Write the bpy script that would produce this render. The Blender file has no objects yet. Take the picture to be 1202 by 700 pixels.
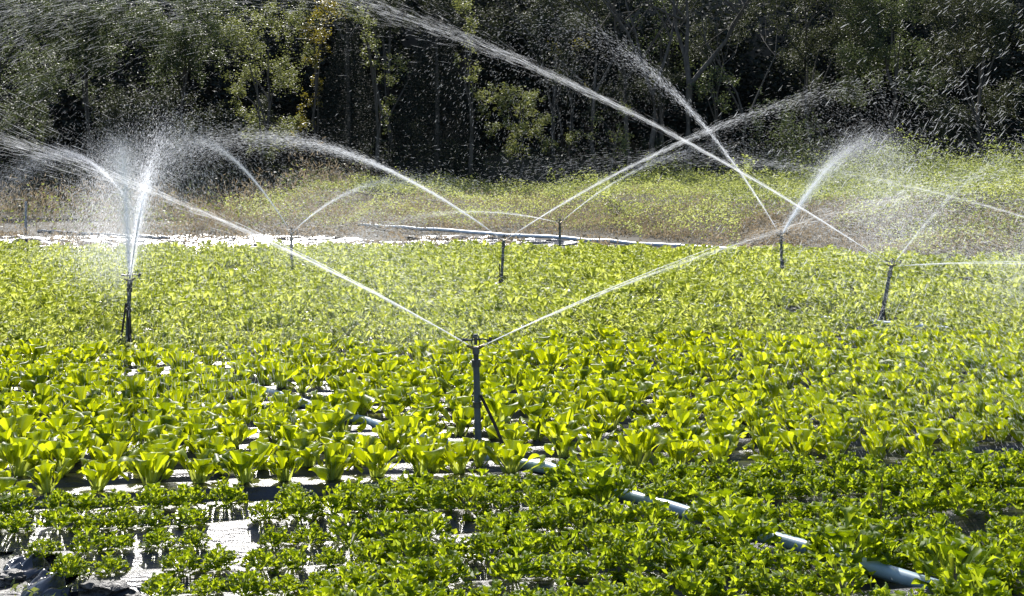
import bpy, bmesh, math, random
import numpy as np
from mathutils import Vector, Matrix
R = math.radians
rng = np.random.default_rng(11)
random.seed(11)
scn = bpy.context.scene
col = scn.collection
F, CX, HY, CAMZ = 1500.0, 601.0, 193.0, 1.7     # focal length in px, principal column, horizon row, eye height


def at(px, py, Y):
    """real point at depth Y seen in that direction"""
    return Vector(((px - CX) / F * Y, Y, CAMZ - (py - HY) * Y / F))


def tag(o, label=None, cat=None, group=None, kind=None):
    if label: o['label'] = label
    if cat: o['category'] = cat
    if group: o['group'] = group
    if kind: o['kind'] = kind
    return o


def empty(name, loc):
    o = bpy.data.objects.new(name, None)
    o.empty_display_size = 0.1
    col.objects.link(o)
    o.location = loc
    return o


def link(name, me, mat=None, parent=None):
    o = bpy.data.objects.new(name, me)
    col.objects.link(o)
    if mat is not None and not me.materials: me.materials.append(mat)
    if parent is not None: o.parent = parent
    return o


def np_mesh(name, V, Fc, attrs=None, smooth=False):
    """V (n,3), Fc (m,k) all faces of one size"""
    me = bpy.data.meshes.new(name)
    V = np.ascontiguousarray(V, dtype=np.float32); Fc = np.ascontiguousarray(Fc, dtype=np.int32)
    m, k = Fc.shape
    me.vertices.add(len(V)); me.vertices.foreach_set('co', V.ravel())
    me.loops.add(m * k); me.loops.foreach_set('vertex_index', Fc.ravel())
    me.polygons.add(m); me.polygons.foreach_set('loop_start', np.arange(0, m * k, k, dtype=np.int32))
    if smooth: me.polygons.foreach_set('use_smooth', np.ones(m, dtype=bool))
    me.update(calc_edges=True)
    for n, a in (attrs or {}).items():
        at_ = me.attributes.new(n, 'FLOAT', 'POINT')
        at_.data.foreach_set('value', np.ascontiguousarray(a, dtype=np.float32))
    return me


def sstep(x, a, b):
    t = np.clip((np.asarray(x, float) - a) / (b - a), 0, 1)
    return t * t * (3 - 2 * t)


_tab = np.random.default_rng(5).random((64, 64))
def vnoise(x, y):
    x = np.asarray(x, float); y = np.asarray(y, float)
    xi = np.floor(x).astype(int); yi = np.floor(y).astype(int)
    fx = x - xi; fy = y - yi
    fx = fx * fx * (3 - 2 * fx); fy = fy * fy * (3 - 2 * fy)
    g = lambda a, b: _tab[a % 64, b % 64]
    return (g(xi, yi) * (1 - fx) + g(xi + 1, yi) * fx) * (1 - fy) + (g(xi, yi + 1) * (1 - fx) + g(xi + 1, yi + 1) * fx) * fy


# ------------------------------------------------------------------ materials
def new_mat(name):
    m = bpy.data.materials.new(name); m.use_nodes = True
    nt = m.node_tree; nt.nodes.clear()
    out = nt.nodes.new('ShaderNodeOutputMaterial')
    return m, nt, out


def N(nt, t, **kw):
    n = nt.nodes.new(t)
    for k, v in kw.items():
        if k in n.inputs: n.inputs[k].default_value = v
        else: setattr(n, k, v)
    return n


def leaf_mat(name, dark, light, trans, tfac=0.5, rough=0.4, spec=0.5, rib=None, objrand=True, thin=0.):
    m, nt, out = new_mat(name)
    L = nt.links.new
    at_ = N(nt, 'ShaderNodeAttribute', attribute_name='rnd')
    fac = at_.outputs['Fac']
    if objrand:
        oi = N(nt, 'ShaderNodeObjectInfo')
        ad = N(nt, 'ShaderNodeMath', operation='MULTIPLY_ADD'); ad.inputs[1].default_value = .55
        L(fac, ad.inputs[0])
        mu = N(nt, 'ShaderNodeMath', operation='MULTIPLY'); mu.inputs[1].default_value = .45
        L(oi.outputs['Random'], mu.inputs[0]); L(mu.outputs[0], ad.inputs[2]); fac = ad.outputs[0]
    mix = N(nt, 'ShaderNodeMix', data_type='RGBA')
    mix.inputs[6].default_value = (*dark, 1); mix.inputs[7].default_value = (*light, 1)
    L(fac, mix.inputs[0])
    colr = mix.outputs[2]
    tmix = N(nt, 'ShaderNodeMix', data_type='RGBA')
    tmix.inputs[6].default_value = (*[c * .72 for c in trans], 1); tmix.inputs[7].default_value = (trans[0] * 1.12, trans[1] * 1.02, trans[2], 1)
    L(fac, tmix.inputs[0])
    tcol = tmix.outputs[2]
    if rib:
        ra = N(nt, 'ShaderNodeAttribute', attribute_name='rib')
        m2 = N(nt, 'ShaderNodeMix', data_type='RGBA'); m2.inputs[7].default_value = (*rib, 1)
        L(ra.outputs['Fac'], m2.inputs[0]); L(colr, m2.inputs[6]); colr = m2.outputs[2]
        m3 = N(nt, 'ShaderNodeMix', data_type='RGBA'); m3.inputs[7].default_value = (*[c * .8 for c in rib], 1)
        L(ra.outputs['Fac'], m3.inputs[0]); L(tcol, m3.inputs[6]); tcol = m3.outputs[2]
    p = N(nt, 'ShaderNodeBsdfPrincipled', Roughness=rough)
    p.inputs['Specular IOR Level'].default_value = spec
    L(colr, p.inputs['Base Color'])
    t = N(nt, 'ShaderNodeBsdfTranslucent'); L(tcol, t.inputs['Color'])
    ms = N(nt, 'ShaderNodeMixShader'); ms.inputs[0].default_value = tfac
    L(p.outputs[0], ms.inputs[1]); L(t.outputs[0], ms.inputs[2]); last = ms
    if thin:                                           # transparent share added to brighten leaves standing in each other's shade
        tr = N(nt, 'ShaderNodeBsdfTransparent'); L(tcol, tr.inputs[0])
        last = N(nt, 'ShaderNodeMixShader'); last.inputs[0].default_value = thin
        L(ms.outputs[0], last.inputs[1]); L(tr.outputs[0], last.inputs[2])
    L(last.outputs[0], out.inputs[0])
    return m


def solid_mat(name, c1, c2, scale=8., rough=.5, spec=.5, bump=0.2, stretch=(1, 1, 1), detail=6, bdist=.01, metallic=0):
    m, nt, out = new_mat(name); L = nt.links.new
    tc = N(nt, 'ShaderNodeTexCoord'); mp = N(nt, 'ShaderNodeMapping'); mp.inputs['Scale'].default_value = stretch
    L(tc.outputs['Object'], mp.inputs[0])
    no = N(nt, 'ShaderNodeTexNoise', Scale=scale, Detail=detail, Roughness=.6); L(mp.outputs[0], no.inputs[0])
    rp = N(nt, 'ShaderNodeValToRGB')
    rp.color_ramp.elements[0].position = .3; rp.color_ramp.elements[1].position = .7
    rp.color_ramp.elements[0].color = (*c1, 1); rp.color_ramp.elements[1].color = (*c2, 1)
    L(no.outputs['Fac'], rp.inputs[0])
    p = N(nt, 'ShaderNodeBsdfPrincipled', Roughness=rough, Metallic=metallic); p.inputs['Specular IOR Level'].default_value = spec
    L(rp.outputs[0], p.inputs['Base Color'])
    if bump:
        b = N(nt, 'ShaderNodeBump', Strength=bump, Distance=bdist); L(no.outputs['Fac'], b.inputs['Height']); L(b.outputs[0], p.inputs['Normal'])
    L(p.outputs[0], out.inputs[0])
    return m


M = {}
M['romaine'] = leaf_mat('romaine_leaf', (.07, .13, .012), (.13, .19, .018), (.60, .695, .014), .64, .42, .35, rib=(.5, .58, .2), thin=.14)
M['curly'] = leaf_mat('curly_leaf', (.04, .09, .008), (.09, .15, .015), (.54, .665, .02), .6, .5, .22, rib=(.3, .4, .08), thin=.14)
M['far'] = leaf_mat('field_lettuce_leaf', (.11, .16, .03), (.20, .24, .05), (.68, .77, .16), .62, .5, .22, rib=(.4, .45, .12), thin=.15)
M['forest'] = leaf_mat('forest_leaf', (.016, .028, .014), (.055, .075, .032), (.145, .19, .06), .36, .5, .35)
M['forest_dim'] = leaf_mat('shaded_forest_leaf', (.012, .018, .011), (.036, .046, .026), (.085, .105, .04), .3, .55, .25)  # darker copy of the forest leaf, shade put into its colour
M['vine'] = leaf_mat('sunlit_vine_leaf', (.04, .058, .024), (.10, .118, .045), (.30, .345, .09), .42, .5, .35)  # brighter leaf colours carry the sunlight on the vines
M['wood'] = leaf_mat('deep_wood_leaf', (.010, .013, .013), (.024, .03, .026), (.035, .045, .02), .12, .72, .12)  # near-black bluish colours hold the wood's deep shade and sky tint
M['forest_yellow'] = leaf_mat('yellowing_leaf', (.05, .06, .012), (.11, .09, .02), (.34, .30, .03), .4, .4, .5)
M['weed'] = leaf_mat('weed_leaf', (.10, .11, .035), (.22, .22, .07), (.55, .64, .17), .52, .5, .4, objrand=False)
M['weed_green'] = leaf_mat('weed_green_leaf', (.05, .075, .018), (.11, .13, .03), (.34, .42, .09), .46, .5, .3, objrand=False)
M['dry'] = leaf_mat('dry_weed', (.11, .085, .06), (.22, .185, .12), (.34, .28, .17), .42, .6, .3, objrand=False)
M['bark'] = solid_mat('bark', (.035, .03, .026), (.10, .088, .075), 9, .85, .2, .5, (1, 1, .25))
M['soil'] = solid_mat('wet_soil', (.012, .010, .009), (.05, .042, .035), 22, .5, .5, .9, bdist=.03)
M['ground'] = solid_mat('earth', (.03, .026, .018), (.075, .062, .04), 3, .85, .2, .4, bdist=.05)
M['pvc'] = solid_mat('blue_pvc', (.20, .28, .35), (.30, .39, .46), 14, .32, .5, .05)
M['pvc_old'] = solid_mat('faded_pvc', (.30, .36, .42), (.45, .50, .55), 10, .4, .5, .05)
M['riser'] = solid_mat('weathered_riser', (.025, .035, .045), (.07, .085, .10), 25, .45, .5, .15)
M['stake'] = solid_mat('stake_wood', (.02, .017, .015), (.055, .045, .04), 30, .8, .2, .4, (1, 1, .2))
M['head'] = solid_mat('sprinkler_head', (.015, .015, .017), (.05, .05, .055), 40, .35, .6, .1)
M['brass'] = solid_mat('brass_nozzle', (.12, .09, .045), (.22, .17, .08), 30, .35, .5, .05, metallic=.8)
M['film'] = solid_mat('loose_film', (.012, .013, .018), (.028, .03, .04), 9, .2, .6, .35, bdist=.02)
M['post'] = solid_mat('grey_post', (.2, .21, .23), (.32, .33, .35), 18, .7, .3, .2)


def mulch_mat():
    m, nt, out = new_mat('black_plastic_mulch'); L = nt.links.new
    tc = N(nt, 'ShaderNodeTexCoord')
    mp = N(nt, 'ShaderNodeMapping'); mp.inputs['Scale'].default_value = (.8, 3.2, 1); mp.inputs['Rotation'].default_value = (0, 0, R(-8.5))
    L(tc.outputs['Object'], mp.inputs[0])
    n1 = N(nt, 'ShaderNodeTexNoise', Scale=7., Detail=7., Roughness=.62); L(mp.outputs[0], n1.inputs[0])
    n2 = N(nt, 'ShaderNodeTexNoise', Scale=55., Detail=3.); L(mp.outputs[0], n2.inputs[0])
    b1 = N(nt, 'ShaderNodeBump', Strength=.6, Distance=.035); L(n1.outputs['Fac'], b1.inputs['Height'])
    b2 = N(nt, 'ShaderNodeBump', Strength=.25, Distance=.004); L(n2.outputs['Fac'], b2.inputs['Height']); L(b1.outputs[0], b2.inputs['Normal'])
    # soil splashed over the film in patches
    n3 = N(nt, 'ShaderNodeTexNoise', Scale=2.6, Detail=8., Roughness=.72); L(mp.outputs[0], n3.inputs[0])
    rp = N(nt, 'ShaderNodeValToRGB')
    rp.color_ramp.elements[0].position = .53; rp.color_ramp.elements[0].color = (.012, .012, .015, 1)
    rp.color_ramp.elements[1].position = .74; rp.color_ramp.elements[1].color = (.045, .036, .028, 1)
    L(n3.outputs['Fac'], rp.inputs[0])
    rr = N(nt, 'ShaderNodeMapRange'); rr.inputs[1].default_value = .52; rr.inputs[2].default_value = .76; rr.inputs[3].default_value = .28; rr.inputs[4].default_value = .62
    L(n3.outputs['Fac'], rr.inputs[0])
    p = N(nt, 'ShaderNodeBsdfPrincipled')
    rs = N(nt, 'ShaderNodeMapRange'); rs.inputs[1].default_value = .52; rs.inputs[2].default_value = .74; rs.inputs[3].default_value = .65; rs.inputs[4].default_value = .12
    L(n3.outputs['Fac'], rs.inputs[0]); L(rs.outputs[0], p.inputs['Specular IOR Level'])
    L(rp.outputs[0], p.inputs['Base Color']); L(rr.outputs[0], p.inputs['Roughness']); L(b2.outputs[0], p.inputs['Normal'])
    L(p.outputs[0], out.inputs[0])
    return m
M['mulch'] = mulch_mat()


def water_mat():
    m, nt, out = new_mat('water_drops'); L = nt.links.new
    t = N(nt, 'ShaderNodeBsdfTranslucent'); t.inputs[0].default_value = (.93, .94, .97, 1)
    d = N(nt, 'ShaderNodeBsdfDiffuse'); d.inputs[0].default_value = (.85, .87, .9, 1)
    a = N(nt, 'ShaderNodeMixShader'); a.inputs[0].default_value = .3; L(t.outputs[0], a.inputs[1]); L(d.outputs[0], a.inputs[2])
    tr = N(nt, 'ShaderNodeBsdfTransparent'); b = N(nt, 'ShaderNodeMixShader'); b.inputs[0].default_value = .64
    L(a.outputs[0], b.inputs[1]); L(tr.outputs[0], b.inputs[2]); L(b.outputs[0], out.inputs[0])
    return m
M['water'] = water_mat()

# ------------------------------------------------------------------ field layout
SL = .15                                            # rows run slightly away to the right
CURLY = [6.26, 5.96, 5.58, 5.24, 4.92, 4.60, 4.29]
ROM = [6.63 + .272 * k for k in range(16)]
FARROWS = [11.02 + .34 * k for k in range(56)]
ROWS = np.array(sorted(CURLY + ROM + FARROWS + [3.95, 3.6]))
def yfar(x):
    x = np.asarray(x, float)
    return 23.2 - .05 * x - .42 * np.maximum(x - 2.5, 0) + .02 * np.maximum(-x - 6, 0)          # far edge of the crop
def left_end(y): return -2.15 - (np.asarray(y, float) - 5.45) / 1.05   # rows stop here on the left


def ridge(x, y):
    c = np.asarray(y, float) - SL * np.asarray(x, float)
    i = np.clip(np.searchsorted(ROWS, c), 1, len(ROWS) - 1)
    lo, hi = ROWS[i - 1], ROWS[i]
    d = np.minimum(np.abs(c - lo), np.abs(hi - c)); half = np.maximum((hi - lo) / 2, .12)
    q = np.clip(d / half, 0, 1)
    prof = 1 - sstep(q, .12, 1.0)
    h = .035 + np.where(c < 6.46, .055, .075) * prof
    h = np.where((c > 6.46) & (c < 6.70), np.where(c > 6.50, .098, h), h)        # steep front of the romaine bed
    return h + .012 * (vnoise(x * 5, y * 9) - .5) + .035 * (vnoise(x * 1.3 + 9, y * 3.1) - .5) + (.075 * (vnoise(x * 2.2, y * 2.6) - .5) + .07 * (vnoise(x * 6, y * 7) - .5)) * (y > yfar(x) - .6)


# ground sheet: field, weed bank, wooded hill
def bank(x, y):
    x = np.asarray(x, float); y = np.asarray(y, float)
    y0 = 30.5 - 10.5 * sstep(x, 1.5, 9)
    b = sstep(y, y0, y0 + 8) * sstep(x, -8.2, -5.6) * (.72 + .38 * sstep(x, 5, 14))
    b = b * (1 + .5 * (vnoise(x * .35 + 3, y * .3) - .5))
    hill = sstep(y, 52, 90) * 26
    return b + hill + .1 * (vnoise(x * .3, y * .3) - .5) * sstep(y, 28, 34)


def grid(xs, ys, hf):
    X, Y = np.meshgrid(xs, ys)
    V = np.stack([X, Y, hf(X, Y)], -1).reshape(-1, 3)
    nx, ny = len(xs), len(ys)
    i = (np.arange(ny - 1)[:, None] * nx + np.arange(nx - 1)[None]).ravel()
    return V, np.stack([i, i + 1, i + nx + 1, i + nx], 1)


xs = np.concatenate([np.linspace(-220, -42, 30), np.linspace(-40, 40, 161), np.linspace(42, 220, 30)])
ys = np.concatenate([np.linspace(-40, 20, 31), np.linspace(21, 60, 118), np.linspace(61, 320, 80)])
V, Fc = grid(xs, ys, bank)
tag(link('ground', np_mesh('ground', V, Fc, smooth=True), M['ground']), kind='structure')

# plastic mulch over the ridges
c0 = np.concatenate([np.arange(3.4, 12, .018), np.arange(12, 33.5, .035)])
xm = np.arange(-16, 16.01, .09)
Xg, Cg = np.meshgrid(xm, c0); Yg = Cg + SL * Xg
Vm = np.stack([Xg, Yg, ridge(Xg, Yg)], -1).reshape(-1, 3)
nx = len(xm)
i = (np.arange(len(c0) - 1)[:, None] * nx + np.arange(nx - 1)[None]).ravel()
Fm = np.stack([i, i + 1, i + nx + 1, i + nx], 1)
cen = Vm[Fm].mean(1)
yend = yfar(cen[:, 0]) + 4.3 - 4.1 * sstep(cen[:, 0], -2, 6) + 2.5 * (vnoise(cen[:, 0] * .7, cen[:, 1]) - .5)
lo = left_end(cen[:, 1]) + .25 * (vnoise(cen[:, 1] * 6, cen[:, 0] * 2) - .5)
keep = (cen[:, 1] < yend) & ((cen[:, 0] > lo) | (cen[:, 1] > 9.5)) & (np.abs(cen[:, 0]) < .46 * cen[:, 1] + 3)
Fm = Fm[keep]
u, inv = np.unique(Fm, return_inverse=True)
tag(link('plastic_mulch', np_mesh('plastic_mulch', Vm[u], inv.reshape(-1, 4), smooth=True), M['mulch']), kind='structure')

# bare mud where the rows end
def mudh(x, y):
    return .008 + .05 * vnoise(x * 3.1, y * 3.7) * vnoise(x * 9, y * 8) + .02 * vnoise(x * 20, y * 20)
V, Fc = grid(np.arange(-8, -.7, .03), np.arange(3, 9.6, .03), mudh)
cen = V[Fc].mean(1); Fc = Fc[cen[:, 0] < left_end(cen[:, 1]) + .22]
u, inv = np.unique(Fc, return_inverse=True)
tag(link('mud', np_mesh('mud', V[u], inv.reshape(-1, 4), smooth=True), M['soil']), kind='structure')


# ------------------------------------------------------------------ lettuces
def leaf_surface(az, th0, bend, L, W, nu, nv, prof, cup, ruffle, freq, ph, r0=.012, z0=0., lobes=0.):
    u = np.linspace(-1, 1, nu)[None, :].repeat(nv, 0); vl = 1 - (1 - np.linspace(0, 1, nv)) ** 1.45; v = vl[:, None].repeat(nu, 1)
    th = th0 + bend * v ** 1.7
    dv = np.diff(vl, prepend=0)
    rr = np.cumsum(np.sin(th[:, 0])) * L * dv; zz = np.cumsum(np.cos(th[:, 0])) * L * dv
    rr -= rr[0]; zz -= zz[0]
    w = prof(v) * W * (1 + lobes * np.sin(v * 17 + ph * 3))
    side = u * w
    nrm = cup * u * u * w + ruffle * np.abs(u) ** 1.4 * np.sin(freq * v * 6.28 + ph + 1.3 * u)
    r = r0 + rr[:, None] - np.cos(th) * nrm; z = z0 + zz[:, None] + np.sin(th) * nrm
    # ragged outer margin
    tipw = ruffle * .8 * sstep(v, .7, 1) * np.sin(u * freq * 2.2 + ph)
    r = r + np.sin(th) * tipw; z = z + np.cos(th) * tipw
    x = r * np.cos(az) - side * np.sin(az); y = r * np.sin(az) + side * np.cos(az)
    V = np.stack([x, y, z], -1).reshape(-1, 3)
    i = (np.arange(nv - 1)[:, None] * nu + np.arange(nu - 1)[None]).ravel()
    Fq = np.stack([i, i + 1, i + nu + 1, i + nu], 1)
    rib = np.exp(-(u / .13) ** 2) * (1 - .5 * v) + sstep(v, .3, .0) * .7
    return V, Fq, np.clip(rib, 0, 1).ravel()


def collect(parts):
    Vs, Fs, rb, rn = [], [], [], []; o = 0
    for V, Fq, r, q in parts:
        Vs.append(V); Fs.append(Fq + o); rb.append(r); rn.append(np.full(len(V), q)); o += len(V)
    return np.concatenate(Vs), np.concatenate(Fs), np.concatenate(rb), np.concatenate(rn)


def rom_prof(v):
    a = .24 + .76 * sstep(v, .24, .68)
    return a * np.sqrt(np.clip(1 - (np.clip(v - .66, 0, 1) / .345) ** 2, .0, 1)) + .0
def fan_prof(v):
    a = .14 + .86 * sstep(v, .12, .7)
    return a * np.sqrt(np.clip(1 - (np.clip(v - .72, 0, 1) / .30) ** 2, 0.02, 1))


def make_romaine(r):
    P = []; n = r.integers(12, 17); a0 = r.random() * 6.28
    for k in range(n):
        q = k / (n - 1)                                # 0 outer .. 1 inner
        th = R(47 - 36 * q + r.normal() * 10); L = .235 * (1 - .12 * q) * r.uniform(.68, 1.16)
        V, Fq, rb = leaf_surface(0., th * .72, R((r.uniform(45, 95) if r.random() < .22 * (1.4 - q) else r.uniform(-10, 50)) * (1.1 - .5 * q)), L, r.uniform(.034, .058), 7, 11,
                                 rom_prof, r.uniform(-.5, .5), r.uniform(.005, .014), r.uniform(.9, 2.3), r.random() * 6.28, 0., lobes=.07)
        # every blade is turned a little on its own stalk
        tw = r.normal() * .45 * np.clip(V[:, 2] / L, 0, 1); ct, st = np.cos(tw), np.sin(tw)
        xc = V[:, 0].reshape(11, 7)[:, 3].repeat(7)
        dx = V[:, 0] - xc; V = np.stack([xc + dx * ct - V[:, 1] * st, dx * st + V[:, 1] * ct, V[:, 2]], 1)
        az = a0 + k * 2.39996 + r.normal() * .3; c, d = math.cos(az), math.sin(az); X = V[:, 0] + .010 + .012 * (1 - q)
        P.append((np.stack([X * c - V[:, 1] * d, X * d + V[:, 1] * c, V[:, 2]], 1), Fq, rb, r.random()))
    return collect(P)


def make_curly(r, n=(42, 52), nu=6, nv=6, size=1., spread=.076, leaf=1.0, dome=.036, ruf=1.):
    """low head of many small ruffled leaflets on short stalks"""
    P = []; n = r.integers(*n); a0 = r.random() * 6.28
    for k in range(n):
        q = math.sqrt((k + .5) / n)                    # 0 heart .. 1 rim
        az = a0 + k * 2.39996 + r.normal() * .3; rad = spread * q * r.uniform(.8, 1.15) * size
        hz = size * (dome * (1 - q ** 2.2) + .012 + r.normal() * .013 + .02 * r.random())
        th = R(12 + 62 * q + r.normal() * 20)
        L = size * leaf * r.uniform(.042, .070)
        V, Fq, rb = leaf_surface(az + r.normal() * .5, th, R(r.uniform(-40, 40)), L, size * leaf * r.uniform(.019, .031), nu, nv, fan_prof,
                                 r.uniform(-.5, .6), ruf * size * leaf * r.uniform(.006, .012), r.uniform(1.2, 2.2), r.random() * 6.28, .0, lobes=.16)
        V = V + np.array([math.cos(az) * rad, math.sin(az) * rad, max(hz, .004)])
        P.append((V, Fq, rb, r.random()))
    for k in range(9):                                 # stalks and larger basal leaves under the leaflets
        az = a0 + k * .7 + r.normal() * .2
        P.append((*leaf_surface(az, R(r.uniform(30, 70)), R(20), size * .12, size * .022, 4, 5, fan_prof, .3, .006 * size, 1.5, r.random() * 6, .004, lobes=.1), r.random()))
    return collect(P)


def lettuce_mesh(name, data, mat):
    V, Fq, rb, rn = data
    me = np_mesh(name, V, Fq, {'rib': rb, 'rnd': rn}, smooth=True); me.materials.append(mat)
    return me


rv = np.random.default_rng(3)
ROMD = [make_romaine(rv) for _ in range(20)]
CURD = [make_curly(rv) for _ in range(8)]
FARD = [make_curly(rv, (26, 32), 5, 5, 1., spread=.085, leaf=1.6, dome=.06, ruf=.7) for _ in range(6)]
FARL = [make_curly(rv, (24, 29), 4, 4, 1., spread=.085, leaf=1.65, dome=.06, ruf=.7) for _ in range(6)]
ROMM = [lettuce_mesh('romaine_lettuce', d, M['romaine']) for d in ROMD]
CURM = [lettuce_mesh('curly_lettuce', d, M['curly']) for d in CURD]
FARM = [lettuce_mesh('field_lettuce', d, M['far']) for d in FARD]

# irrigation laterals (also keep plants off them)
LINES = [((-3.60, 11.28, .10), (2.9, 3.26, .100)), ((8.5, 7.6, .13), (-3.4, 19.6, .15)), ((6.2, 20.8, .14), (-3.9, 32.6, .16)), ((-11.2, 30.2, .12), (-7.3, 27.2, .12))]
def line_dist(x, y, ln):
    (x0, y0, _), (x1, y1, _) = ln
    return abs((x1 - x0) * (y - y0) - (y1 - y0) * (x - x0)) / math.hypot(x1 - x0, y1 - y0)
def linex(y, ln):
    (x0, y0, _), (x1, y1, _) = ln
    return x0 + (y - y0) * (x1 - x0) / (y1 - y0)


def pipe_clear(x, y):
    """bare stretches of the near pipe where no plant stands over it or just in front of it"""
    if line_dist(x, y, LINES[0]) > .21: return False
    return any(a < CX + F * x / y < b for a, b in CLEAR)
CLEAR = [(592, 662), (714, 746), (788, 842), (898, 958), (1006, 1078), (1146, 1200)]


ORD = ['zeroth', 'first', 'second', 'third', 'fourth', 'fifth', 'sixth', 'seventh', 'eighth', 'ninth', 'tenth', 'eleventh', 'twelfth', 'thirteenth', 'fourteenth', 'fifteenth',
       'sixteenth', 'seventeenth', 'eighteenth', 'nineteenth', 'twentieth', 'twenty-first', 'twenty-second', 'twenty-third', 'twenty-fourth', 'twenty-fifth', 'twenty-sixth',
       'twenty-seventh', 'twenty-eighth', 'twenty-ninth', 'thirtieth', 'thirty-first', 'thirty-second']
def inview(x, y, m=0.): return abs(x / y) < .4 + m / y
def put(name, me, x, y, z, s, tilt=.1):
    o = bpy.data.objects.new(name, me); col.objects.link(o)
    o.location = (x, y, z); o.rotation_euler = (random.gauss(0, tilt), random.gauss(0, tilt), random.uniform(0, 6.283)); o.scale = (s, s, s * random.uniform(.92, 1.1))
    return o


def merged(name, items, data, mat, label, cat, jitter=.1):
    Vs, Fs, rb, rn = [], [], [], []; off = 0
    for x, y, z, s in items:
        V, Fq, a, b = data[random.randrange(len(data))]
        t = random.uniform(0, 6.283); c, d = math.cos(t), math.sin(t)
        W = np.stack([(V[:, 0] * c - V[:, 1] * d) * s + x, (V[:, 0] * d + V[:, 1] * c) * s + y, V[:, 2] * s * random.uniform(.85, 1.15) + z], 1)
        Vs.append(W); Fs.append(Fq + off); rb.append(a); rn.append(np.clip(b * .6 + random.random() * .4, 0, 1)); off += len(V)
    me = np_mesh(name, np.concatenate(Vs), np.concatenate(Fs), {'rib': np.concatenate(rb), 'rnd': np.concatenate(rn)}, smooth=True)
    return tag(link(name, me, mat), label, cat, kind='stuff')


# --- frilly lettuce rows in front, counted from the romaine bed and from the blue pipe
for ri, c in enumerate(CURLY):
    x0 = max(left_end(c) + (0.1, .12, .28, .22, .2, .3, .2)[ri], -.44 * c - .3)
    xs_ = []
    x = x0 + random.uniform(0, .1)
    while x < .43 * (c + SL * 2.2) + .3:
        y = c + SL * x + random.gauss(0, .014)
        thin = (x < -.8 and random.random() < .10) or random.random() < .02
        
        if (x < linex(y, LINES[0]) + .06 and pipe_clear(x, y)): thin = True
        if not thin: xs_.append((x, y))
        x += random.uniform(.125, .178)
    lft = [p for p in xs_ if p[0] < linex(p[1], LINES[0])][::-1]; rgt = [p for p in xs_ if p[0] >= linex(p[1], LINES[0])]
    for side, lst in (('left', lft), ('right', rgt)):
        for k, (x, y) in enumerate(lst):
            s = (1.5 if x < linex(y, LINES[0]) + .1 and line_dist(x, y, LINES[0]) < .2 else 1) * random.uniform(.82, 1.15) * (1 if x > -.7 else .86 if ri < 2 else .72)
            o = put('curly_lettuce', CURM[random.randrange(8)], x, y, float(ridge(x, y)) - .006, s, .12)
            tag(o, 'frilly green lettuce, %s %s of the pipe in the %s row from the romaine' % (ORD[min(k + 1, 32)], side, ORD[ri + 1]), 'lettuce', 'frilly lettuces in the foreground rows')

# --- romaine
rest = []; count = 0
for ri, c in enumerate(ROM):
    x = -.42 * c - 1.2 + random.uniform(0, .2); lst = []
    while x < .47 * c + 1.6:
        y = c + SL * x + random.gauss(0, .035)
        if random.random() > (.03 if x > -1 else .05) and line_dist(x, y, LINES[0]) > .075 and math.hypot(x + .19, y - 7.03) > .13: lst.append((x, y))
        x += random.uniform(.195, .265)
    nth = 0
    for x, y in lst:
        s = random.uniform(.78, 1.2)
        if not inview(x, y, .1): rest.append((x, y, float(ridge(x, y)) - .005, s)); continue
        if count >= 300: rest.append((x, y, float(ridge(x, y)) - .005, s)); continue
        count += 1; nth += 1
        o = put('romaine_lettuce', ROMM[random.randrange(20)], x, y, float(ridge(x, y)) - .005, s, .09)
        if ri < 3: lb = 'tall yellow-green romaine lettuce, %s from the left in the %s romaine row from the front' % (ORD[nth], ORD[ri + 1])
        else: lb = 'tall yellow-green romaine lettuce in the crowded rows behind the three front romaine rows'
        tag(o, lb, 'lettuce', 'romaine lettuces across the middle of the field')
merged('romaine_lettuce_crowd', rest, ROMD, M['romaine'], 'last crowded romaine lettuces at the back and outer ends of the romaine bed', 'lettuces')

# --- small lettuces filling the field behind
rest = []; count = 0
for ri, c in enumerate(FARROWS):
    x = -.47 * c - 2.2; xe = .47 * c + 3.5
    while x < xe:
        y = c + SL * x + random.gauss(0, .02)
        ok = y < float(yfar(x)) + random.uniform(-.5, .3) and random.random() > .05
        if vnoise(x * 1.3 + 40, y * .6) > .93: ok = False
        if ok and line_dist(x, y, LINES[1]) < .12 and vnoise(x * 2.1, 7) > .42: ok = False
        if ok and any(abs(x - bx * y / by) < .10 and by - 1.0 < y < by + .1 for bx, by in ((-3.365, 11.17), (3.665, 12.75), (-.145, 17.0), (3.8, 18.0))): ok = False
        if ok and y > float(yfar(x)) - 2.5 and x < 0 and random.random() < .35 * sstep(x, 0, -8): ok = False
        if ok:
            s = random.uniform(.86, 1.22)
            if count < 300 and inview(x, y):
                count += 1
                o = put('field_lettuce', FARM[random.randrange(6)], x, y, float(ridge(x, y)) - .006, s, .1)
                tag(o, 'small pale green lettuce in the low dense bed right behind the tall romaine', 'lettuce', 'small lettuces just behind the romaine bed')
            else: rest.append((x, y, float(ridge(x, y)) - .006, s))
        x += random.uniform(.215, .285)
merged('field_lettuce_rows', rest, FARL, M['far'], 'low pale green lettuces filling the field back to the weeds', 'lettuces')


# ------------------------------------------------------------------ pipes and sprinklers
def cyl(bm, a, b, r0, r1=None, seg=14):
    a = Vector(a); b = Vector(b); r1 = r0 if r1 is None else r1
    d = (b - a); ln = d.length; q = d.to_track_quat('Z', 'Y').to_matrix().to_4x4()
    res = bmesh.ops.create_cone(bm, cap_ends=True, segments=seg, radius1=r0, radius2=r1, depth=ln, matrix=Matrix.Translation((a + b) / 2) @ q)
    return res['verts']


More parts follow.
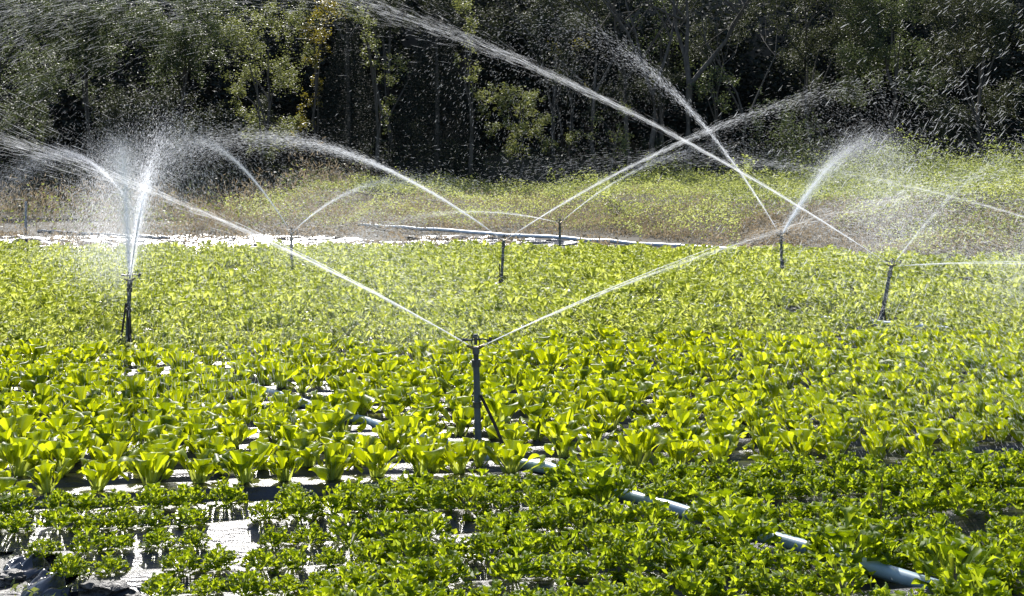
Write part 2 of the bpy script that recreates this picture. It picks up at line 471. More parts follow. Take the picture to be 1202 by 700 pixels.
def bm_obj(name, bm, mat, parent=None, smooth=True):
    me = bpy.data.meshes.new(name); bm.to_mesh(me); bm.free()
    if smooth:
        me.polygons.foreach_set('use_smooth', [len(p.vertices) < 6 for p in me.polygons])
        me.set_sharp_from_angle(angle=R(40))
    return link(name, me, mat, parent)


def tube_path(bm, pts, rad, seg=8):
    pts = [Vector(p) for p in pts]; rings = []
    for k, p in enumerate(pts):
        d = (pts[min(k + 1, len(pts) - 1)] - pts[max(k - 1, 0)]).normalized()
        q = d.to_track_quat('Z', 'Y'); r = rad[k] if hasattr(rad, '__len__') else rad
        rings.append([bm.verts.new(p + q @ Vector((r * math.cos(6.2832 * j / seg), r * math.sin(6.2832 * j / seg), 0))) for j in range(seg)])
    for a, b in zip(rings, rings[1:]):
        for j in range(seg): bm.faces.new((a[j], a[(j + 1) % seg], b[(j + 1) % seg], b[j]))
    bm.faces.new(rings[0][::-1]); bm.faces.new(rings[-1])


def pipe(ln, r, mat, label, couplers, npt=24, wob=.008):
    (x0, y0, z0), (x1, y1, z1) = ln
    root = empty('irrigation_pipe', ((x0 + x1) / 2, (y0 + y1) / 2, 0)); org = root.location
    tag(root, label, 'pipe', 'irrigation pipes laid across the field')
    P = []
    for k in range(npt + 1):
        t = k / npt
        P.append(Vector((x0 + (x1 - x0) * t + random.gauss(0, wob), y0 + (y1 - y0) * t + random.gauss(0, wob), z0 + (z1 - z0) * t + random.gauss(0, wob))) - org)
    bm = bmesh.new(); tube_path(bm, P, r, 14); bm_obj('pipe', bm, mat, root)
    for t in couplers:
        k = t * npt; i = min(int(k), npt - 1); p = P[i].lerp(P[i + 1], k - i); d = (P[i + 1] - P[i]).normalized()
        bm = bmesh.new(); cyl(bm, p - d * .055, p + d * .055, r * 1.22, seg=16); cyl(bm, p - d * .07, p - d * .055, r * 1.34, seg=16); cyl(bm, p + d * .055, p + d * .066, r * 1.3, seg=16)
        bm_obj('coupling', bm, mat, root)


def tfrac(ln, x): return (x - ln[0][0]) / (ln[1][0] - ln[0][0])
pipe(LINES[0], .031, M['pvc'], 'blue-grey pipe crossing the foreground rows diagonally to the nearest sprinkler', [tfrac(LINES[0], 1.075), tfrac(LINES[0], -.19), tfrac(LINES[0], -1.9)])
pipe(LINES[1], .029, M['pvc_old'], 'pale pipe half hidden among the small lettuces in mid field', [tfrac(LINES[1], 2.3), .75])
pipe(LINES[2], .04, M['pvc_old'], 'pale pipe along the far edge of the crop before the weed bank', [.3, .6])
pipe(LINES[3], .04, M['riser'], 'dark pipe lying on glaring mulch at the far left', [.5])


def sprinkler(base, tip, label, stakes, hand=1, az=0., sc=1., collar=None):
    """riser with an impact sprinkler; base and tip in world metres, tip is the nozzle"""
    base = Vector(base); tip = Vector(tip); root = empty('sprinkler', base); tag(root, label, 'sprinkler', 'impact sprinklers on risers')
    d = tip - base; ax = d.normalized(); hd = .115 * sc; top = d - ax * hd
    bm = bmesh.new(); cyl(bm, ax * -.03, top, .0195 * sc, .0175 * sc, 16); bm_obj('riser_pipe', bm, M['riser'], root)
    bm = bmesh.new(); cyl(bm, ax * -.05, ax * .035, .031 * sc, .031 * sc, 16); cyl(bm, ax * .035, ax * .06, .031 * sc, .021 * sc, 16); bm_obj('base_fitting', bm, M['riser'], root)
    for t in (collar or (.62,)):
        bm = bmesh.new(); cyl(bm, d * t - ax * .016, d * t + ax * .016, .0245 * sc, .0245 * sc, 14); bm_obj('collar', bm, M['head'], root)
    for a, b in stakes:
        a = Vector(a); b = Vector(b); bm = bmesh.new()
        tube_path(bm, [a, a.lerp(b, .5) + Vector((.004, 0, .003)), b], [.0085 * sc, .0095 * sc, .008 * sc], 8); bm_obj('stake', bm, M['stake'], root)
    # head
    side = Matrix.Rotation(az, 3, 'Z') @ Vector((1, 0, 0)); fwd = Vector((0, 0, 1)).cross(side)
    p = top
    bm = bmesh.new(); cyl(bm, p - ax * .012, p + ax * .028, .0255 * sc, .0255 * sc, 8); cyl(bm, p + ax * .028, p + ax * .06, .014 * sc, .016 * sc, 12)
    cyl(bm, p + ax * .06, p + ax * .098, .0215 * sc, .0185 * sc, 12)
    # bridge frame over the spring
    for s in (-1, 1): tube_path(bm, [p + ax * .095 + side * .015 * s, p + ax * .125 + side * .024 * s, p + ax * .16 + side * .012 * s], .0042 * sc, 6)
    cyl(bm, p + ax * .155, p + ax * .168, .0155 * sc, .011 * sc, 10)
    h = bm_obj('sprinkler_head', bm, M['head'], root)
    for s, el in ((1, 25), (-1, 22)):
        v = side * s * math.cos(R(el)) + Vector((0, 0, math.sin(R(el)))); q = p + ax * .085
        bm = bmesh.new(); cyl(bm, q + v * .01, q + v * .055, .0105 * sc, .0075 * sc, 10); bm_obj('nozzle', bm, M['brass'], h)
    q = p + ax * .135
    bm = bmesh.new(); tube_path(bm, [q - side * .075 + ax * .004, q - side * .03, q + side * .04 + ax * .006, q + side * .082 - ax * .006 + fwd * .01], [.0095, .005, .005, .004], 8)
    cyl(bm, q + side * .078 - ax * .022 + fwd * .01, q + side * .086 + ax * .012 + fwd * .01, .009, .011, 8); cyl(bm, q - ax * .026, q + ax * .016, .0095, .0095, 10)
    bm_obj('impact_arm', bm, M['head'], h)
    return root


NZ = {'front': (-.20, 7.05, .68), 'left': (-3.34, 11.17, .68), 'right': (3.79, 12.75, .68), 'mid': (-.11, 17.0, .68), 'far_left': (-3.26, 18.89, .68),
      'far_right': (3.79, 18.0, .68), 'distant': (.83, 22.17, .68), 'hidden': (-8.29, 28.0, .69), 'off_right': (8.27, 18.0, .60), 'off_left': (-7.0, 16.3, .68), 'near_right': (9.4, 8.6, .68)}
def tipof(k): x, y, z = NZ[k]; return Vector((x, y, z + .03))
sprinkler((-.185, 7.05, .10), tipof('front'), 'nearest dark sprinkler riser standing among the front romaine plants', [((.012, -.02, .33), (.155, -.05, .02))], az=R(8), collar=(.45, .82))
sprinkler((-3.365, 11.17, .07), tipof('left'), 'dark sprinkler riser at left with splayed stakes, spraying straight upward', [((-.0, -.03, .42), (-.062, -.05, -.03)), ((.012, -.03, .40), (.038, -.06, -.03)), ((.004, .03, .5), (.02, .05, -.02))], az=R(25), collar=(.55, .9))
sprinkler((3.665, 12.75, .06), tipof('right'), 'leaning sprinkler riser at right tied to short stakes in the small lettuces', [((.03, -.03, .25), (-.07, -.05, -.03)), ((.035, -.03, .22), (.052, -.04, -.03))], az=R(-10), collar=(.4, .86))
sprinkler((-.145, 17.0, .06), tipof('mid'), 'olive-grey sprinkler riser in mid field directly behind the nearest one', [((-.02, -.025, .32), (-.022, -.03, -.03))], az=R(15), collar=(.58, .9))
sprinkler((-3.26, 18.89, .06), tipof('far_left'), 'small dark sprinkler riser at the glaring back edge left of centre', [], az=R(5))
sprinkler((3.80, 18.0, .06), tipof('far_right'), 'small sprinkler riser at right back edge below a wide white spray', [((.02, .0, .3), (.03, .0, -.03))], az=R(-30))
sprinkler((.83, 22.17, .06), tipof('distant'), 'most distant faint sprinkler riser in front of the weed bank', [], az=R(40))
sprinkler((-8.27, 28.0, .06), tipof('hidden'), 'far sprinkler riser on the mulch strip behind the tall white plume', [], az=R(40))
sprinkler((8.27, 18.0, .03), tipof('off_right'), 'sprinkler riser beyond the right side of the field view', [], az=R(40))
sprinkler((-7.0, 16.3, .06), tipof('off_left'), 'sprinkler riser beyond the left side of the field view', [], az=R(10))
sprinkler((9.4, 8.6, .06), tipof('near_right'), 'near sprinkler riser outside the right side of the view', [], az=R(-20))

# ------------------------------------------------------------------ water
def jet(key, az, el, v, k0, n, label, spread=1.1, tb=(.12, .75), kmed=.13, ksig=.8, dmm=3.2, shut=1 / 120, tmax=1.75, core=.55, wind=(-.5, 0, 0), seed=0, kick=.42, tmin=0., broken=False):
    ks = np.array([kick, kick, kick * .75])
    r = np.random.default_rng(seed + 100); N0 = np.array(NZ[key])
    sp = np.radians(spread) * np.abs(r.normal(size=n)) ** 1.0
    nc = int(n * core); sp[:nc] *= .4
    rot = r.random(n) * 6.283
    a = az + sp * np.cos(rot) / np.cos(el); e = el + sp * np.sin(rot)
    vv = v * (1 + r.normal(size=n) * .03)
    u = np.stack([np.sin(a) * np.cos(e), np.cos(a) * np.cos(e), np.sin(e)], 1) * vv[:, None]
    p = np.repeat(N0[None], n, 0) + u / vv[:, None] * .05
    T = tmin + r.random(n) ** 1.15 * (tmax - tmin)
    brk = r.uniform(*tb, n); kk = np.exp(np.log(kmed) + ksig * r.normal(size=n)); dm = dmm * np.clip((kmed / kk) ** .45, .35, 1.9) * r.uniform(.7, 1.2, n)
    kk = np.clip(kk, k0, 2.5); W = np.array(wind)
    dt = .02; alive = np.ones(n, bool)
    for s in range(int(tmax / dt) + 1):
        t = s * dt
        act = alive & (t < T)
        if not act.any(): break
        h = np.minimum(dt, T - t)[:, None]
        k = np.where(t < brk, k0, kk)[:, None]
        rel = u - W * (t >= brk)[:, None]
        acc = -k * np.linalg.norm(rel, axis=1, keepdims=True) * rel + np.array([0, 0, -9.81])
        # turbulent scatter as the jet breaks up
        kk_ = (np.abs(t - brk) < dt * .6)[:, None] * r.normal(size=(n, 3)) * ks
        u = np.where(act[:, None], u + acc * h + kk_, u); p = np.where(act[:, None], p + u * h, p)
        alive &= p[:, 2] > .1
    ok = (p[:, 2] > .12) & (p[:, 1] > 2.4) & ((T > brk + .12) | (not broken))
    p, u, dm, T, brk = p[ok], u[ok], dm[ok], T[ok], brk[ok]
    sp_ = np.linalg.norm(u, axis=1); d = u / np.maximum(sp_, 1e-6)[:, None]
    w = dm / 1000 * .5; ln = np.maximum(sp_ * shut, 2.2 * w) * r.uniform(.5, 1.3, len(p)) * .5
    # still a solid jet close to the nozzle
    near = T < brk * .6
    w = np.where(near, w * .62, w * .85)
    ref = np.where(np.abs(d[:, 2:3]) > .9, np.array([[1., 0, 0]]), np.array([[0, 0, 1.]]))
    s1 = np.cross(d, ref); s1 /= np.linalg.norm(s1, axis=1)[:, None]; s2 = np.cross(d, s1)
    Vv = np.empty((len(p), 8, 3))
    for j, sd in ((0, s1), (4, s2)):
        Vv[:, j] = p - d * ln[:, None]; Vv[:, j + 1] = p + d * ln[:, None] * .25 + sd * w[:, None]; Vv[:, j + 2] = p + d * ln[:, None]; Vv[:, j + 3] = p + d * ln[:, None] * .25 - sd * w[:, None]
    base = (np.arange(len(p)) * 8)[:, None, None]
    V = Vv.reshape(-1, 3); Ft = (base + np.array([[0, 1, 2, 3], [4, 5, 6, 7]])[None]).reshape(-1, 4)
    if core:
        q = N0.copy(); uu = v * np.array([math.sin(az) * math.cos(el), math.cos(az) * math.cos(el), math.sin(el)]); q = q + uu / v * .05; ring = []
        a1 = np.cross(uu, [0, 0, 1.]); a1 /= np.linalg.norm(a1); a2 = np.cross(uu / v, a1); st = 9
        for k in range(st):
            rr_ = (.0032 - .0024 * k / st) * (.75 + .5 * r.random()) * max(1, dmm / 2.0)
            ring.append(np.stack([q + rr_ * (a1 * math.cos(g) + a2 * math.sin(g)) for g in (0, 1.5708, 3.1416, 4.7124)])); q = q + uu * .016; uu = uu + np.array([0, 0, -9.81]) * .016
        off = len(V); V = np.concatenate([V] + ring)
        Ft = np.concatenate([Ft, np.array([[off + 4 * k + j, off + 4 * k + (j + 1) % 4, off + 4 * k + 4 + (j + 1) % 4, off + 4 * k + 4 + j] for k in range(st - 1) for j in range(4)])])
    o = link('water_jet', np_mesh('water_jet', V - N0, Ft, ), M['water']); o.location = NZ[key]
    return tag(o, label, 'water spray', 'jets of water from the sprinklers')


jet('front', -1.706, .541, 11.44, .021, 9000, 'thin jet leaving the nearest sprinkler and spreading into streaks at the left edge', .55, (.06, .40), dmm=1.2, kmed=.07, ksig=.9, shut=1 / 100, tmax=1.35, kick=1.5, seed=1)
jet('front', 1.734, .459, 11.3, .027, 7000, 'misty jet leaving the nearest sprinkler toward the upper right', .8, (.08, .35), dmm=1.1, kmed=2.4, shut=1 / 180, tmax=1.0, seed=2)
jet('left', -.322, .60, 9.9, .08, 85000, 'broad white plume rising above the dark left sprinkler', 4.6, (.05, .4), dmm=2.2, kmed=.3, seed=3)
jet('left', 2.78, .60, 8.7, .023, 24000, 'narrow white jet leaning right above the left sprinkler', 1.0, (.08, .24), dmm=1.9, kmed=1.9, tmax=.7, seed=4)
jet('left', 2.7, .90, 7.0, .08, 26000, 'cloud of fine drops around the top of the left plume', 6., (.1, .4), dmm=2.0, seed=5)
jet('hidden', -2.898, .734, 7.52, .021, 30000, 'curved jet falling left behind the tall left plume', 1.4, (.2, .8), dmm=2.6, kmed=.08, seed=6)

jet('far_left', -.644, .622, 9.97, .05, 26000, 'arching jet going up left from the small back edge sprinkler', .9, (.15, .5), dmm=1.9, seed=8)
jet('far_left', 2.479, .472, 9.45, .05, 15000, 'faint jet going up right from the small back edge sprinkler', 1.1, (.1, .4), dmm=1.8, seed=9)
jet('mid', -1.319, .621, 10.13, .07, 32000, 'long arching jet left of the mid field sprinkler', 1.0, (.15, .5), dmm=1.8, seed=10)
jet('mid', 1.68, .589, 13.0, .03, 9500, 'jet rising right from the mid field sprinkler toward crossing sprays', .8, (.15, .40), dmm=2.0, kmed=.9, ksig=.6, tmax=1.2, seed=11)
jet('distant', 2.322, .605, 10.0, .07, 7000, 'short jet rising right from the most distant sprinkler', .9, (.15, .5), dmm=2.2, kmed=.5, seed=12)
jet('distant', -1.963, .244, 9.3, .09, 7000, 'low flat jet going left from the most distant sprinkler', .9, (.15, .5), dmm=2.2, kmed=.5, seed=13)
jet('right', -1.544, .595, 15.6, .02, 12000, 'longest jet sweeping up left from the leaning right sprinkler across the forest', .6, (.25, .8), dmm=1.5, kmed=.13, ksig=.8, tmax=1.9, core=.9, shut=1 / 90, kick=2.1, seed=14)
jet('right', -1.544, .595, 15.3, .02, 95000, 'wide curtain of slanting drops falling below the longest jet across the forest', .8, (.40, 1.0), dmm=1.5, kmed=.36, ksig=.7, tmax=2.9, core=0, broken=True, shut=1 / 45, kick=2.0, wind=(-2.4, 0, 0), seed=22)
jet('right', 2.078, .113, 11.5, .027, 7000, 'low flat misty jet going right from the leaning sprinkler', 1.3, (.1, .4), dmm=1.8, kmed=.5, seed=15)
jet('right', .83, .597, 10.0, .078, 7000, 'faint short plume rising above the leaning right sprinkler', 2.6, (.05, .3), dmm=1.8, kmed=.5, seed=16)
jet('far_right', -2.399, .755, 11.45, .02, 9000, 'thin bright jet crossing the longest jet left of the wide spray', .8, (.2, .5), dmm=1.9, kmed=.9, tmax=1.2, seed=17)
jet('far_right', .637, .621, 10.09, .056, 80000, 'wide white fan of spray above the right back edge sprinkler', 5.0, (.05, .35), dmm=2.2, kmed=.3, seed=18)
jet('off_right', -1.207, .359, 14.6, .02, 7000, 'jet entering from the right edge in front of the weeds', .8, (.3, .7), dmm=2.0, kmed=.4, seed=19)
jet('near_right', -1.25, .85, 11.0, .03, 4200, 'large separate drops falling past the dark forest at right', 8., (.15, .4), dmm=4.6, kmed=.2, ksig=.35, shut=1 / 75, core=0, broken=True, tmax=2.3, seed=20)


for key, az, el, v, n, sd, lb in (('left', 1.9, .5, 6.5, 110000, 40, 'drifting fine mist over the lettuces right of the left plume'),
                              ('front', 1.5, .5, 8.0, 80000, 41, 'thin drifting mist under the nearest right hand jet'),
                              ('right', 1.2, .35, 6.0, 170000, 42, 'pale drifting mist over the lettuces at the right edge'),
                              ('mid', -1.2, .4, 9.0, 80000, 43, 'fine mist hanging below the long arching jet before the bank'),
                              ('far_right', .9, .4, 8.0, 80000, 44, 'fine mist before the weed bank around the wide fan'),
                              ('far_left', -1.6, .4, 8.0, 52000, 45, 'fine mist over the dry grass beside the left plume')):
    jet(key, az, el, v, .05, n, lb, 9., (.05, .4), dmm=1.2 if key in ('front', 'left') else 1.45, kmed=1.2, ksig=.9, tmax=2.2, core=0, broken=True, tmin=.3, shut=1 / 120, kick=1.6, wind=(.6, -.3, 0), seed=sd)


# ------------------------------------------------------------------ leaf masses
def leaf_cards(C, size, r, up=.35, flat=None, asp=.5):
    """one pointed leaf (two folded triangles as a quad) at every point of C"""
    n = len(C); a = r.normal(size=(n, 3)); a[:, 2] *= up if flat is None else flat
    a /= np.linalg.norm(a, axis=1)[:, None]
    b = np.cross(a, r.normal(size=(n, 3))); b /= np.linalg.norm(b, axis=1)[:, None]
    s = size * r.uniform(.6, 1.35, n)[:, None]; w = s * asp
    c = np.cross(a, b) * s * .12
    V = np.stack([C - a * s * .5, C + b * w * .5 + c, C + a * s * .5, C - b * w * .5 + c], 1).reshape(-1, 3)
    return V, (np.arange(n)[:, None] * 4 + np.arange(4)[None])


def leaf_mesh(name, C, size, r, mat, rnd=None, **k):
    V, Fq = leaf_cards(C, size, r, **k)
    rnd = r.random(len(C)) if rnd is None else rnd
    me = np_mesh(name, V, Fq, {'rnd': np.repeat(rnd, 4)}); me.materials.append(mat)
    return me


def clump_points(cl, dens, r):
    """leaf positions in the shells of many little twigs inside every clump"""
    out = []
    for (x, y, z, rad) in cl:
        n = int(dens * rad ** 2)
        nt = max(9, int(26 * rad))
        tw = r.normal(size=(nt, 3)); tw /= np.linalg.norm(tw, axis=1)[:, None]
        tw *= rad * (.25 + 1.25 * r.random((nt, 1)) ** .8) * np.array([1, 1, r.uniform(.8, 1.35)])
        size = r.uniform(.10, .26, nt) * rad
        i = r.integers(0, nt, n)
        g = r.normal(size=(n, 3)); g[:, 2] -= np.abs(r.normal(size=n)) * .8          # sprays hang a little
        out.append(np.array([x, y, z]) + tw[i] * r.uniform(.55, 1.08, (n, 1)) + g * size[i][:, None])
    return np.concatenate(out)


def trunk_bm(base, top, r0, limbs, r):
    bm = bmesh.new(); base = Vector(base); top = Vector(top)
    P = [base.lerp(top, t) + Vector((r.normal() * .08, r.normal() * .06, 0)) * (0 < t < 1) for t in np.linspace(0, 1, 7)]
    tube_path(bm, P, [r0 * (1 - .72 * t) for t in np.linspace(0, 1, 7)], 9)
    for q in limbs:
        i = r.integers(2, 6); a = P[i]; b = Vector(q); m = a.lerp(b, .5) + Vector((0, 0, .15 * (b - a).length))
        tube_path(bm, [a, a.lerp(m, .6), m, b], [r0 * .4, r0 * .3, r0 * .22, r0 * .08], 6)
    return bm


def leafy_tree(name, label, cat, Y, clumps, mat, dens=4200, leaf=.068, seed=0, trunk=True, base=None, depth=.7, r0=.10, group='trees at the edge of the forest'):
    """clumps: list of (column, row, radius in m) read at depth Y; each gets its own depth offset"""
    r = np.random.default_rng(seed + 500)
    C = []
    for px, py, rad in clumps:
        q = at(px, py, Y); C.append((q.x, Y + r.uniform(-depth, depth), q.z, rad))
    bx = base if base is not None else sum(c[0] for c in C) / len(C)
    gz = float(bank(bx, Y)); root = empty(name, (bx, Y, gz)); tag(root, label, cat, group)
    o0 = np.array([bx, Y, gz])
    P = clump_points(C, dens, r) - o0; P = P[P[:, 2] > -.1]
    link('crown', leaf_mesh('crown', P, leaf, r, mat), None, root)
    tops = max(c[2] for c in C) - gz
    if trunk:
        lm = [Vector(c[:3]) - Vector(o0) for c in C]
        bm = trunk_bm((0, 0, -.1), (r.normal() * .2, .2, tops * .86), r0, lm[:5], r); bm_obj('trunk', bm, M['bark'], root)
    return root


def blob(x0, x1, y0, y1, n, rmin, rmax, seed):
    r = np.random.default_rng(seed)
    return [(r.uniform(x0, x1), r.uniform(y0, y1), r.uniform(rmin, rmax)) for _ in range(n)]


FG = M['forest']; FD = M['forest_dim']
leafy_tree('broadleaf_tree', 'glinting dark leafy tree at the far left edge of the forest', 'tree', 47, blob(-60, 60, -40, 150, 22, .45, .85, 1), FG, seed=1)
leafy_tree('broadleaf_tree', 'dark leafy tree with silvery glints, second from the left forest edge', 'tree', 47.5, blob(55, 165, -40, 60, 16, .45, .8, 2) + blob(60, 130, 60, 130, 7, .3, .6, 3), FG, seed=2)
leafy_tree('broadleaf_tree', 'leafy tree with reddish tips above the dark hollow left of centre', 'tree', 48, blob(160, 265, -40, 75, 15, .4, .8, 4) + [(200, 70, .4), (235, 85, .4), (255, 65, .45)], FG, seed=3)
leafy_tree('vine_covered_tree', 'vine covered tree with sunlit leaves descending beside a dark hollow', 'tree', 46.5, [(275, 35, .7), (300, 55, .65), (330, 75, .6), (285, 85, .5), (275, 105, .4), (285, 130, .42), (300, 145, .5), (325, 150, .45), (345, 145, .4), (330, 90, .45), (310, 20, .6), (345, 30, .6), (362, 60, .4), (300, 165, .4), (318, 178, .4)], M['vine'], seed=4)
leafy_tree('vine_covered_tree', 'vine strand with yellowish leaves left of the first cone shaped hollow', 'tree', 46.5, [(385, 5, .55), (378, 45, .4), (375, 70, .35), (370, 95, .3), (362, 115, .38), (352, 140, .35), (350, 165, .3), (365, 25, .5)], M['forest_yellow'], dens=2200, leaf=.08, seed=5)
leafy_tree('vine_covered_tree', 'sunlit vine strand hanging between the two cone shaped hollows', 'tree', 46.5, [(415, 5, .5), (425, 30, .4), (433, 50, .33), (440, 68, .3), (465, 75, .4), (455, 95, .3), (458, 115, .25), (455, 135, .25), (452, 150, .16)], M['vine'], dens=2600, leaf=.08, seed=6)
leafy_tree('vine_covered_tree', 'slender vine covered stem at the top centre of the forest', 'tree', 46.5, [(545, 5, .45), (548, 30, .36), (550, 50, .3), (556, 75, .3), (552, 95, .25), (566, 110, .35), (570, 130, .3), (538, 70, .2)], M['vine'], dens=2400, leaf=.08, seed=7)
leafy_tree('hanging_vine_shrub', 'mass of hanging sunlit green vines above the centre of the weed bank', 'shrub', 45.5, blob(575, 660, 95, 180, 13, .22, .45, 8) + [(585, 150, .4), (600, 175, .35), (625, 120, .4), (640, 140, .35)], M['vine'], dens=3000, leaf=.075, seed=8, r0=.07)
leafy_tree('hanging_vine_shrub', 'thin sunlit green vines right of the hanging vine mass', 'shrub', 45.8, blob(670, 745, 110, 170, 8, .2, .36, 9), M['vine'], dens=2000, leaf=.075, seed=9, r0=.06)
leafy_tree('broadleaf_tree', 'sunlit leafy crown behind the bare tree trunks at upper right', 'tree', 51, blob(735, 800, -30, 60, 10, .35, .6, 10) + blob(760, 830, 50, 120, 5, .25, .45, 11), FG, dens=1000, seed=10)
leafy_tree('hanging_vine_shrub', 'small bush with yellowed leaves on the branches left of the bare trees', 'shrub', 47, blob(645, 695, 45, 85, 5, .2, .35, 12) + [(690, 95, .2)], M['forest_yellow'], dens=650, leaf=.09, seed=11, r0=.05)
leafy_tree('round_bush', 'leafy bush at the foot of the bare trees on their right', 'shrub', 47, blob(815, 855, 85, 125, 6, .28, .48, 13), FG, dens=1100, leaf=.09, seed=12, r0=.06)
leafy_tree('round_bush', 'domed grey-green bush standing before the dark forest gap at right', 'shrub', 43.5, blob(850, 950, 135, 205, 14, .35, .6, 14) + [(905, 115, .35), (912, 128, .4), (885, 140, .4)], M['forest'], dens=1100, leaf=.08, seed=13, r0=.06)
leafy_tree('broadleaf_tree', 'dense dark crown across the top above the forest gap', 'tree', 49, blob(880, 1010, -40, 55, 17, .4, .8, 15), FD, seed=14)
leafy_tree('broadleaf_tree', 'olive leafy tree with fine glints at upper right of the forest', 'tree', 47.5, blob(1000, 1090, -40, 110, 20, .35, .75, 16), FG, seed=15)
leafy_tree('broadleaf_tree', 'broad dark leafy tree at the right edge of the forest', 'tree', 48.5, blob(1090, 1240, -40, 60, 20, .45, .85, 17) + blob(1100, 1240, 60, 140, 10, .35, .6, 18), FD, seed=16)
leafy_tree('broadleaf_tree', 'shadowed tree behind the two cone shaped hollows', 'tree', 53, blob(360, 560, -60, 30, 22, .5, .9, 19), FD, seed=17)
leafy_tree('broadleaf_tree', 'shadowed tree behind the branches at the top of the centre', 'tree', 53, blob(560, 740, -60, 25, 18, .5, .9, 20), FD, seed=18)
leafy_tree('round_bush', 'dark low bush beside the left end of the weed bank', 'shrub', 41, blob(318, 362, 205, 245, 7, .25, .42, 21), FG, dens=1000, leaf=.08, seed=19, r0=.05)

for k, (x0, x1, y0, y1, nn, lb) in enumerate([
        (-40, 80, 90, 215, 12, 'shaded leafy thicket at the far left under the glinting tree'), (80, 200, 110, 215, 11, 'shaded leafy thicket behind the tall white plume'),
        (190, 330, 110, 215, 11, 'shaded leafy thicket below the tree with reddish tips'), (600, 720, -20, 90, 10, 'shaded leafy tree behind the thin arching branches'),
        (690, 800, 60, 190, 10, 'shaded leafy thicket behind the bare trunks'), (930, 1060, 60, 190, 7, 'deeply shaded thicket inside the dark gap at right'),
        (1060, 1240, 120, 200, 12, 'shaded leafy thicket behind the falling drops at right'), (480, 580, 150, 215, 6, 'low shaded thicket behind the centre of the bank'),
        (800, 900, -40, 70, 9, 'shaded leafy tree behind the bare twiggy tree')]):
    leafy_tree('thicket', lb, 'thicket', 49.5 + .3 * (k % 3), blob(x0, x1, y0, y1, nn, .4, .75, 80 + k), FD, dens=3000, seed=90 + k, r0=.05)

def cone_tree(px, Y, top_py, half, label, seed):
    """dark, closely leaved cone hung with creepers"""
    r = np.random.default_rng(seed); p = at(px, 200, Y); gz = float(bank(p.x, Y)); H = at(px, top_py, Y).z - gz
    root = empty('cone_tree', (p.x, Y, gz)); tag(root, label, 'tree', 'dark cone shaped trees')
    n = 26000; t = 1 - np.sqrt(r.random(n)); a = r.uniform(0, 6.283, n)
    rad = half * (1 - t) ** .75 * (1 + .28 * (vnoise(a * 1.6 + seed, t * 7) - .5)) * r.uniform(.82, 1.04, n) + .05
    C = np.stack([rad * np.cos(a), rad * np.sin(a) * .8, t * H], 1) + r.normal(size=(n, 3)) * .05
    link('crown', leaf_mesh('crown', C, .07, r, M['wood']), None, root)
    bm = bmesh.new(); tube_path(bm, [(0, 0, -.1), (.05, 0, H * .4), (0, .04, H * .92)], [.11, .08, .03], 8); bm_obj('trunk', bm, M['bark'], root)
cone_tree(408, 47.2, 15, 1.45, 'left one of two dark cone shaped trees left of centre', 201)
cone_tree(512, 47.4, -5, 1.85, 'right one of two dark cone shaped trees left of centre', 202)

# far wood on the hill: one mass
r = np.random.default_rng(77)
n = 240000
x = r.uniform(-34, 34, n); d = r.random(n) ** 1.6
y = 55 + 9 * d + 2.2 * vnoise(x * .35, 3) + 1.2 * vnoise(x * 1.1, 9)
h = r.random(n)
hgt = 6.8 + 4.2 * vnoise(x * .22, 1.5)
z = bank(x, y) * .55 + h * hgt
keepw = vnoise(x * .8 + 30, z * .8) + .5 * vnoise(x * 2.4, z * 2.4 + 9) > .5
C = np.stack([x, y, z], 1)[keepw]
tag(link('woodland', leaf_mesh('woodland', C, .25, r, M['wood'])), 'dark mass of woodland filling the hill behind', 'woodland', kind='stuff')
# ferns and undergrowth at the foot of the forest
n = 26000
x = r.uniform(-24, 24, n); y = r.uniform(46, 53, n)
z = bank(x, y) + r.random(n) ** 1.5 * (1.1 + 1.1 * vnoise(x * .6, y * .4))
tag(link('undergrowth', leaf_mesh('undergrowth', np.stack([x, y, z], 1), .12, r, FD)), 'dark undergrowth at the foot of the forest', 'undergrowth', kind='stuff')


# bare trees
def bare_tree(px, Y, top_py, label, seed, lean=0., r0=.13, fork=.45):
    r = np.random.default_rng(seed); p = at(px, 190, Y); gz = float(bank(p.x, Y)); H = at(px, top_py, Y).z - gz
    root = empty('bare_tree', (p.x, Y, gz)); tag(root, label, 'tree', 'bare grey trees at the forest edge')
    bm = bmesh.new(); bb = bmesh.new()
    T = [Vector((lean * H * t + r.normal() * .05, r.normal() * .05, H * t)) for t in np.linspace(0, fork, 5)]
    tube_path(bm, T, [r0 * (1 - .25 * t) for t in np.linspace(0, 1, 5)], 9)
    def grow(b, a, d, ln, rad, lev):
        pts = [a]; dd = d.copy()
        for s in range(4):
            dd = (dd + Vector((r.normal() * .2, r.normal() * .2, r.normal() * .12 + .04))).normalized(); pts.append(pts[-1] + dd * ln / 4)
        tube_path(b, pts, [rad * (1 - .17 * k) for k in range(5)], 6 if lev < 2 else 4)
        if lev >= 4: return
        for s in range(3 if lev else 3):
            q = pts[r.integers(2, 5)]; nd = (dd + Vector((r.normal() * .75, r.normal() * .5, r.normal() * .45))).normalized()
            grow(bb, q, nd, ln * r.uniform(.55, .8), max(rad * .5, .007), lev + 1)
    for s in range(3):
        nd = Vector(((s - 1) * .45 + lean + r.normal() * .15, r.normal() * .2, 1)).normalized()
        grow(bm, T[-1], nd, H * (1 - fork) * r.uniform(.75, 1.05), r0 * .62, 1)
    bm_obj('trunk', bm, M['bark'], root); bm_obj('branches', bb, M['bark'], root)


